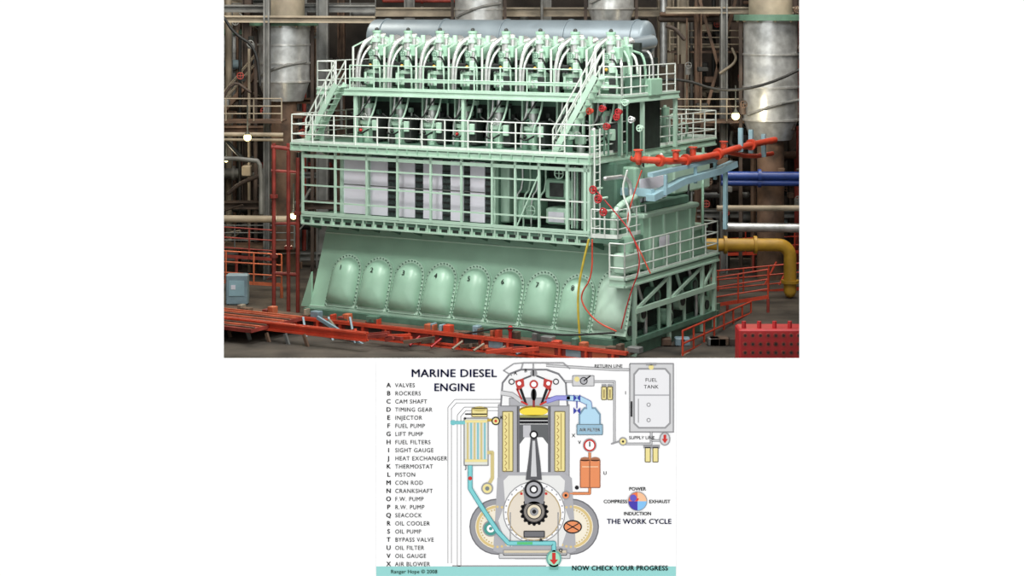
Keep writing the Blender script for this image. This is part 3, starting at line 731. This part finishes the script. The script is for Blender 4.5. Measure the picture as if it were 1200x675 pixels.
line([(611,432),(613,425),(660,425),(668,432)],1.6,GR,8); line([(625,425),(625,440)],1.5,GR,9); line([(600,440),(590,434),(602,426),(613,425)],1.4,GR,8)
txt('A',604,439,4,K,.02); txt('B',616,436,4,K,.02)
# intake manifold + air cleaner
pipe([(664,466),(680,467),(690,472),(691,482)],7,(110,130,180),LBL,8); 
poly([(672,462),(676,466),(672,470)],(50,60,160),11); poly([(680,462),(676,466),(680,470)],(50,60,160),11)
poly([(672,477),(676,481),(672,485)],(50,60,160),11); poly([(680,477),(676,481),(680,485)],(50,60,160),11); line([(676,470),(676,478)],1.4,(50,60,160),10)
poly([(678,504),(678,485),(684,477),(698,477),(704,485),(704,504)],(120,150,170),8.5); poly([(680,503),(680,486),(685,479),(697,479),(702,486),(702,503)],LBL,9.5)
rb(676,497,706,509,(150,186,206),(110,130,140),10); txt('AIR FILTER',691,505,3.6,(245,245,245),.02,l=14)
txt('X',672,512,4,K,.02)
pipe([(640,428),(720,433),(738,433)],3.4,GR,LG,4); txt('RETURN LINE',713,430.5,3.8,(120,120,124),.01)
rb(671,440,696,452,LG,GR,7); circ(676,444,3,YL,9); circ(684,446,4,MG,9); ring(684,446,4,1,K,10); line([(684,446),(692,440)],1.4,K,10)
pipe([(662,447),(671,447)],3,GR,LG,5); pipe([(696,447),(720,447),(720,518)],3,GR,LG,5)
for x in (705,712): rb(x,453,x+5.5,468,YL,(110,100,60),8); rect(x,450,x+5.5,453,GR,8); rect(x+2,456,x+3.5,466,(150,130,80),9.5)
# fuel tank
rb(738,426,789,506,LG,GR,4,1.6); poly([(742,438),(748,431),(780,431),(786,438),(786,496),(780,502),(748,502),(742,496)],GR,6); poly([(744,439),(749,433),(779,433),(784,439),(784,495),(779,500),(749,500),(744,495)],(228,228,230),7)
txt('FUEL',763,447,4.2,(110,110,112),.01,sp=1.1); txt('TANK',763,455,4.2,(110,110,112),.01,sp=1.1); circ(763,430,3,YL,8); rect(757,425,769,428,GR,8)
rect(744,462,784,463.5,MG,8); txt('I',733,462,4,K,.02); line([(740,470),(740,488)],2,K,8); ring(760,474,2,1,GR,8); ring(760,492,2,1,GR,8); line([(748,467),(748,495)],1,GR,8)
pipe([(763,506),(763,520),(730,520)],3,GR,LG,5); pipe([(779,506),(779,516),(763,516)],3,GR,LG,5)
txt('SUPPLY LINE',752,514.5,3.8,(120,120,124),.01)
circ(730,517,5,GR,8); circ(730,517,3.6,YL,9); circ(730,517,1.4,K,10,n=8); line([(725,517),(716,520)],2,GR,8); rb(756,524,762,541,YL,(110,100,60),8); rb(765,524,771,541,YL,(110,100,60),8); rect(754,521,773,525,GR,9)
def drop(cx,cy,c1):
    circ(cx,cy,6.5,GR,9,8); circ(cx,cy,5,c1,10,6.5); poly([(cx-1.6,cy-5),(cx+1.6,cy-5),(cx+1.6,cy+0),(cx+3.6,cy+0),(cx,cy+5),(cx-3.6,cy+0),(cx-1.6,cy+0)],RE,12)
drop(779,514,LG)
# heat exchanger
line([(545,485),(571,485)],1.5,K,6); rb(553,478,571,488,YL,(130,110,60),6); circ(562,479,8,(196,180,110),7,3); 
rb(544,490,572,545,(222,224,214),GR,5,1.5)
for k in range(6): rect(547+k*4,495,549.2+k*4,538,(130,190,198) if k%2 else (206,190,130),7)
rect(545,492,571,495,YL,8); rect(545,538,571,541,YL,8)
line([(528,495),(545,495)],4,TEAL,7); circ(531,495,3,TEAL,8,n=12)
line([(571,492),(580,492)],3,(190,160,60),7); circ(581,493,5,K,8); circ(581,493,3.6,YL,9); circ(581,493,1.6,RE,10)
line([(571,530),(577,530),(577,560),(571,570)],4,(206,190,130),7); circ(571,572,7,GR,8); circ(571,572,5.4,YL,9); circ(571,572,2.5,(120,130,130),10)
txt('J',546,549,4.5,K,.02); txt('K',588,491,4,K,.02); circ(545,490,1.4,K,9,n=8)
sp_=[(551,545),(551,572),(566,596),(583,622),(596,636),(649,636),(649,650)]
line(sp_,5.6,(80,150,158),13); line(sp_,3.8,(126,204,206),14)
circ(551,560,2.4,RE,15,n=12); line([(606,636),(624,636)],3,(90,190,120),15.5); circ(649,654,9,(110,170,160),14,10); circ(649,654,7,(160,220,190),15,8)
poly([(647,647),(651,647),(651,655),(654,655),(649,661),(644,655),(647,655)],RE,17); rect(644,660,654,667,(110,170,160),14); txt('Q',657,646,4,K,.02,l=16); txt('R',634,634,4,K,.02,l=16)
# oil filter, gauge
pipe([(667,578),(691,578),(691,530)],3.4,(180,120,80),ORG,5)
circ(691,521.5,8,GR,8); circ(691,521.5,7,RE,9); circ(691,521.5,5.2,WT,10); line([(691,517),(691,523)],1.5,K,11); txt('V',679,520,4,K,.02)
rb(680,539,703,571,ORG,(150,90,60),7); rect(691-.5,539,691+.5,571,(150,90,60),9); circ(685.5,538,5.5,(170,110,80),8,2.6); circ(697.5,538,5.5,(170,110,80),8,2.6); rect(682,546,701,547.2,(244,200,160),9)
circ(663,580,5,GR,9); circ(663,580,3.8,ORG,10); circ(663,580,1.6,K,11); circ(676,571,2.4,K,9,n=10)
txt('U',709,556,4,K,.02)
# work cycle
for a0,a1,c in ((180,270,(236,120,70)),(270,360,(240,190,150)),(0,90,(130,190,236)),(90,180,(70,60,170))): circ(747,587,11,c,8,a0=a0,a1=a1,n=10)
circ(747,587,3.5,(214,60,60),9,a0=200,a1=300,n=8); ring(747,587,11,.8,GR,10); circ(742,583,4,(100,90,190),10,n=12)
txt('POWER',747,574.5,4,K,.025); txt('COMPRESS',721,589.3,4,K,.025); txt('EXHAUST',773,589.3,4,K,.025); txt('INDUCTION',747,603.5,4,K,.025)
txt('THE WORK CYCLE',749,613.5,5.8,BLU,.025,sx=1.04,sp=1.04)
poster=empty('engine_diagram_poster')
D.build(poster)
# ================================================================= light
w=bpy.data.worlds.new('world'); scene.world=w; w.use_nodes=True
w.node_tree.nodes['Background'].inputs[0].default_value=(1,1,1,1); w.node_tree.nodes['Background'].inputs[1].default_value=1.12
def area(name,loc,tgt,size,e,col=(1,1,1)):
    l=bpy.data.lights.new(name,'AREA'); l.shape='SQUARE'; l.size=size; l.energy=e; l.color=col
    o=bpy.data.objects.new(name,l); scene.collection.objects.link(o); o.location=loc
    o.rotation_euler=(Vector(tgt)-Vector(loc)).to_track_quat('-Z','Y').to_euler()
area('hall_ceiling_fill',(-6,70,22.5),(-4,76,6),4,2400,(1,.98,.95))  # added fill from above for brightness and gloss, not a fixture
area('hall_ceiling_fill',(12,68,22.5),(4,74,6),4,1900,(1,.98,.95))
area('hall_front_fill',(-9,64,20),(-5,76,5),3,1800,(1,.99,.96))  # added fill, hidden above the opening, brightens the engine front
area('hall_front_fill',(5,64,20),(3,73,4),3,1400,(1,.99,.96))
area('hall_rear_fill',(-14,84,22.5),(-12,98,4),6,2700,(1,.92,.82))  # added unseen fill to lift the background clutter
area('hall_rear_fill',(14,84,22.5),(14,98,4),6,2700,(1,.92,.82))
area('hall_rear_fill',(0,94,22.5),(0,104,10),6,1000,(1,.92,.82))
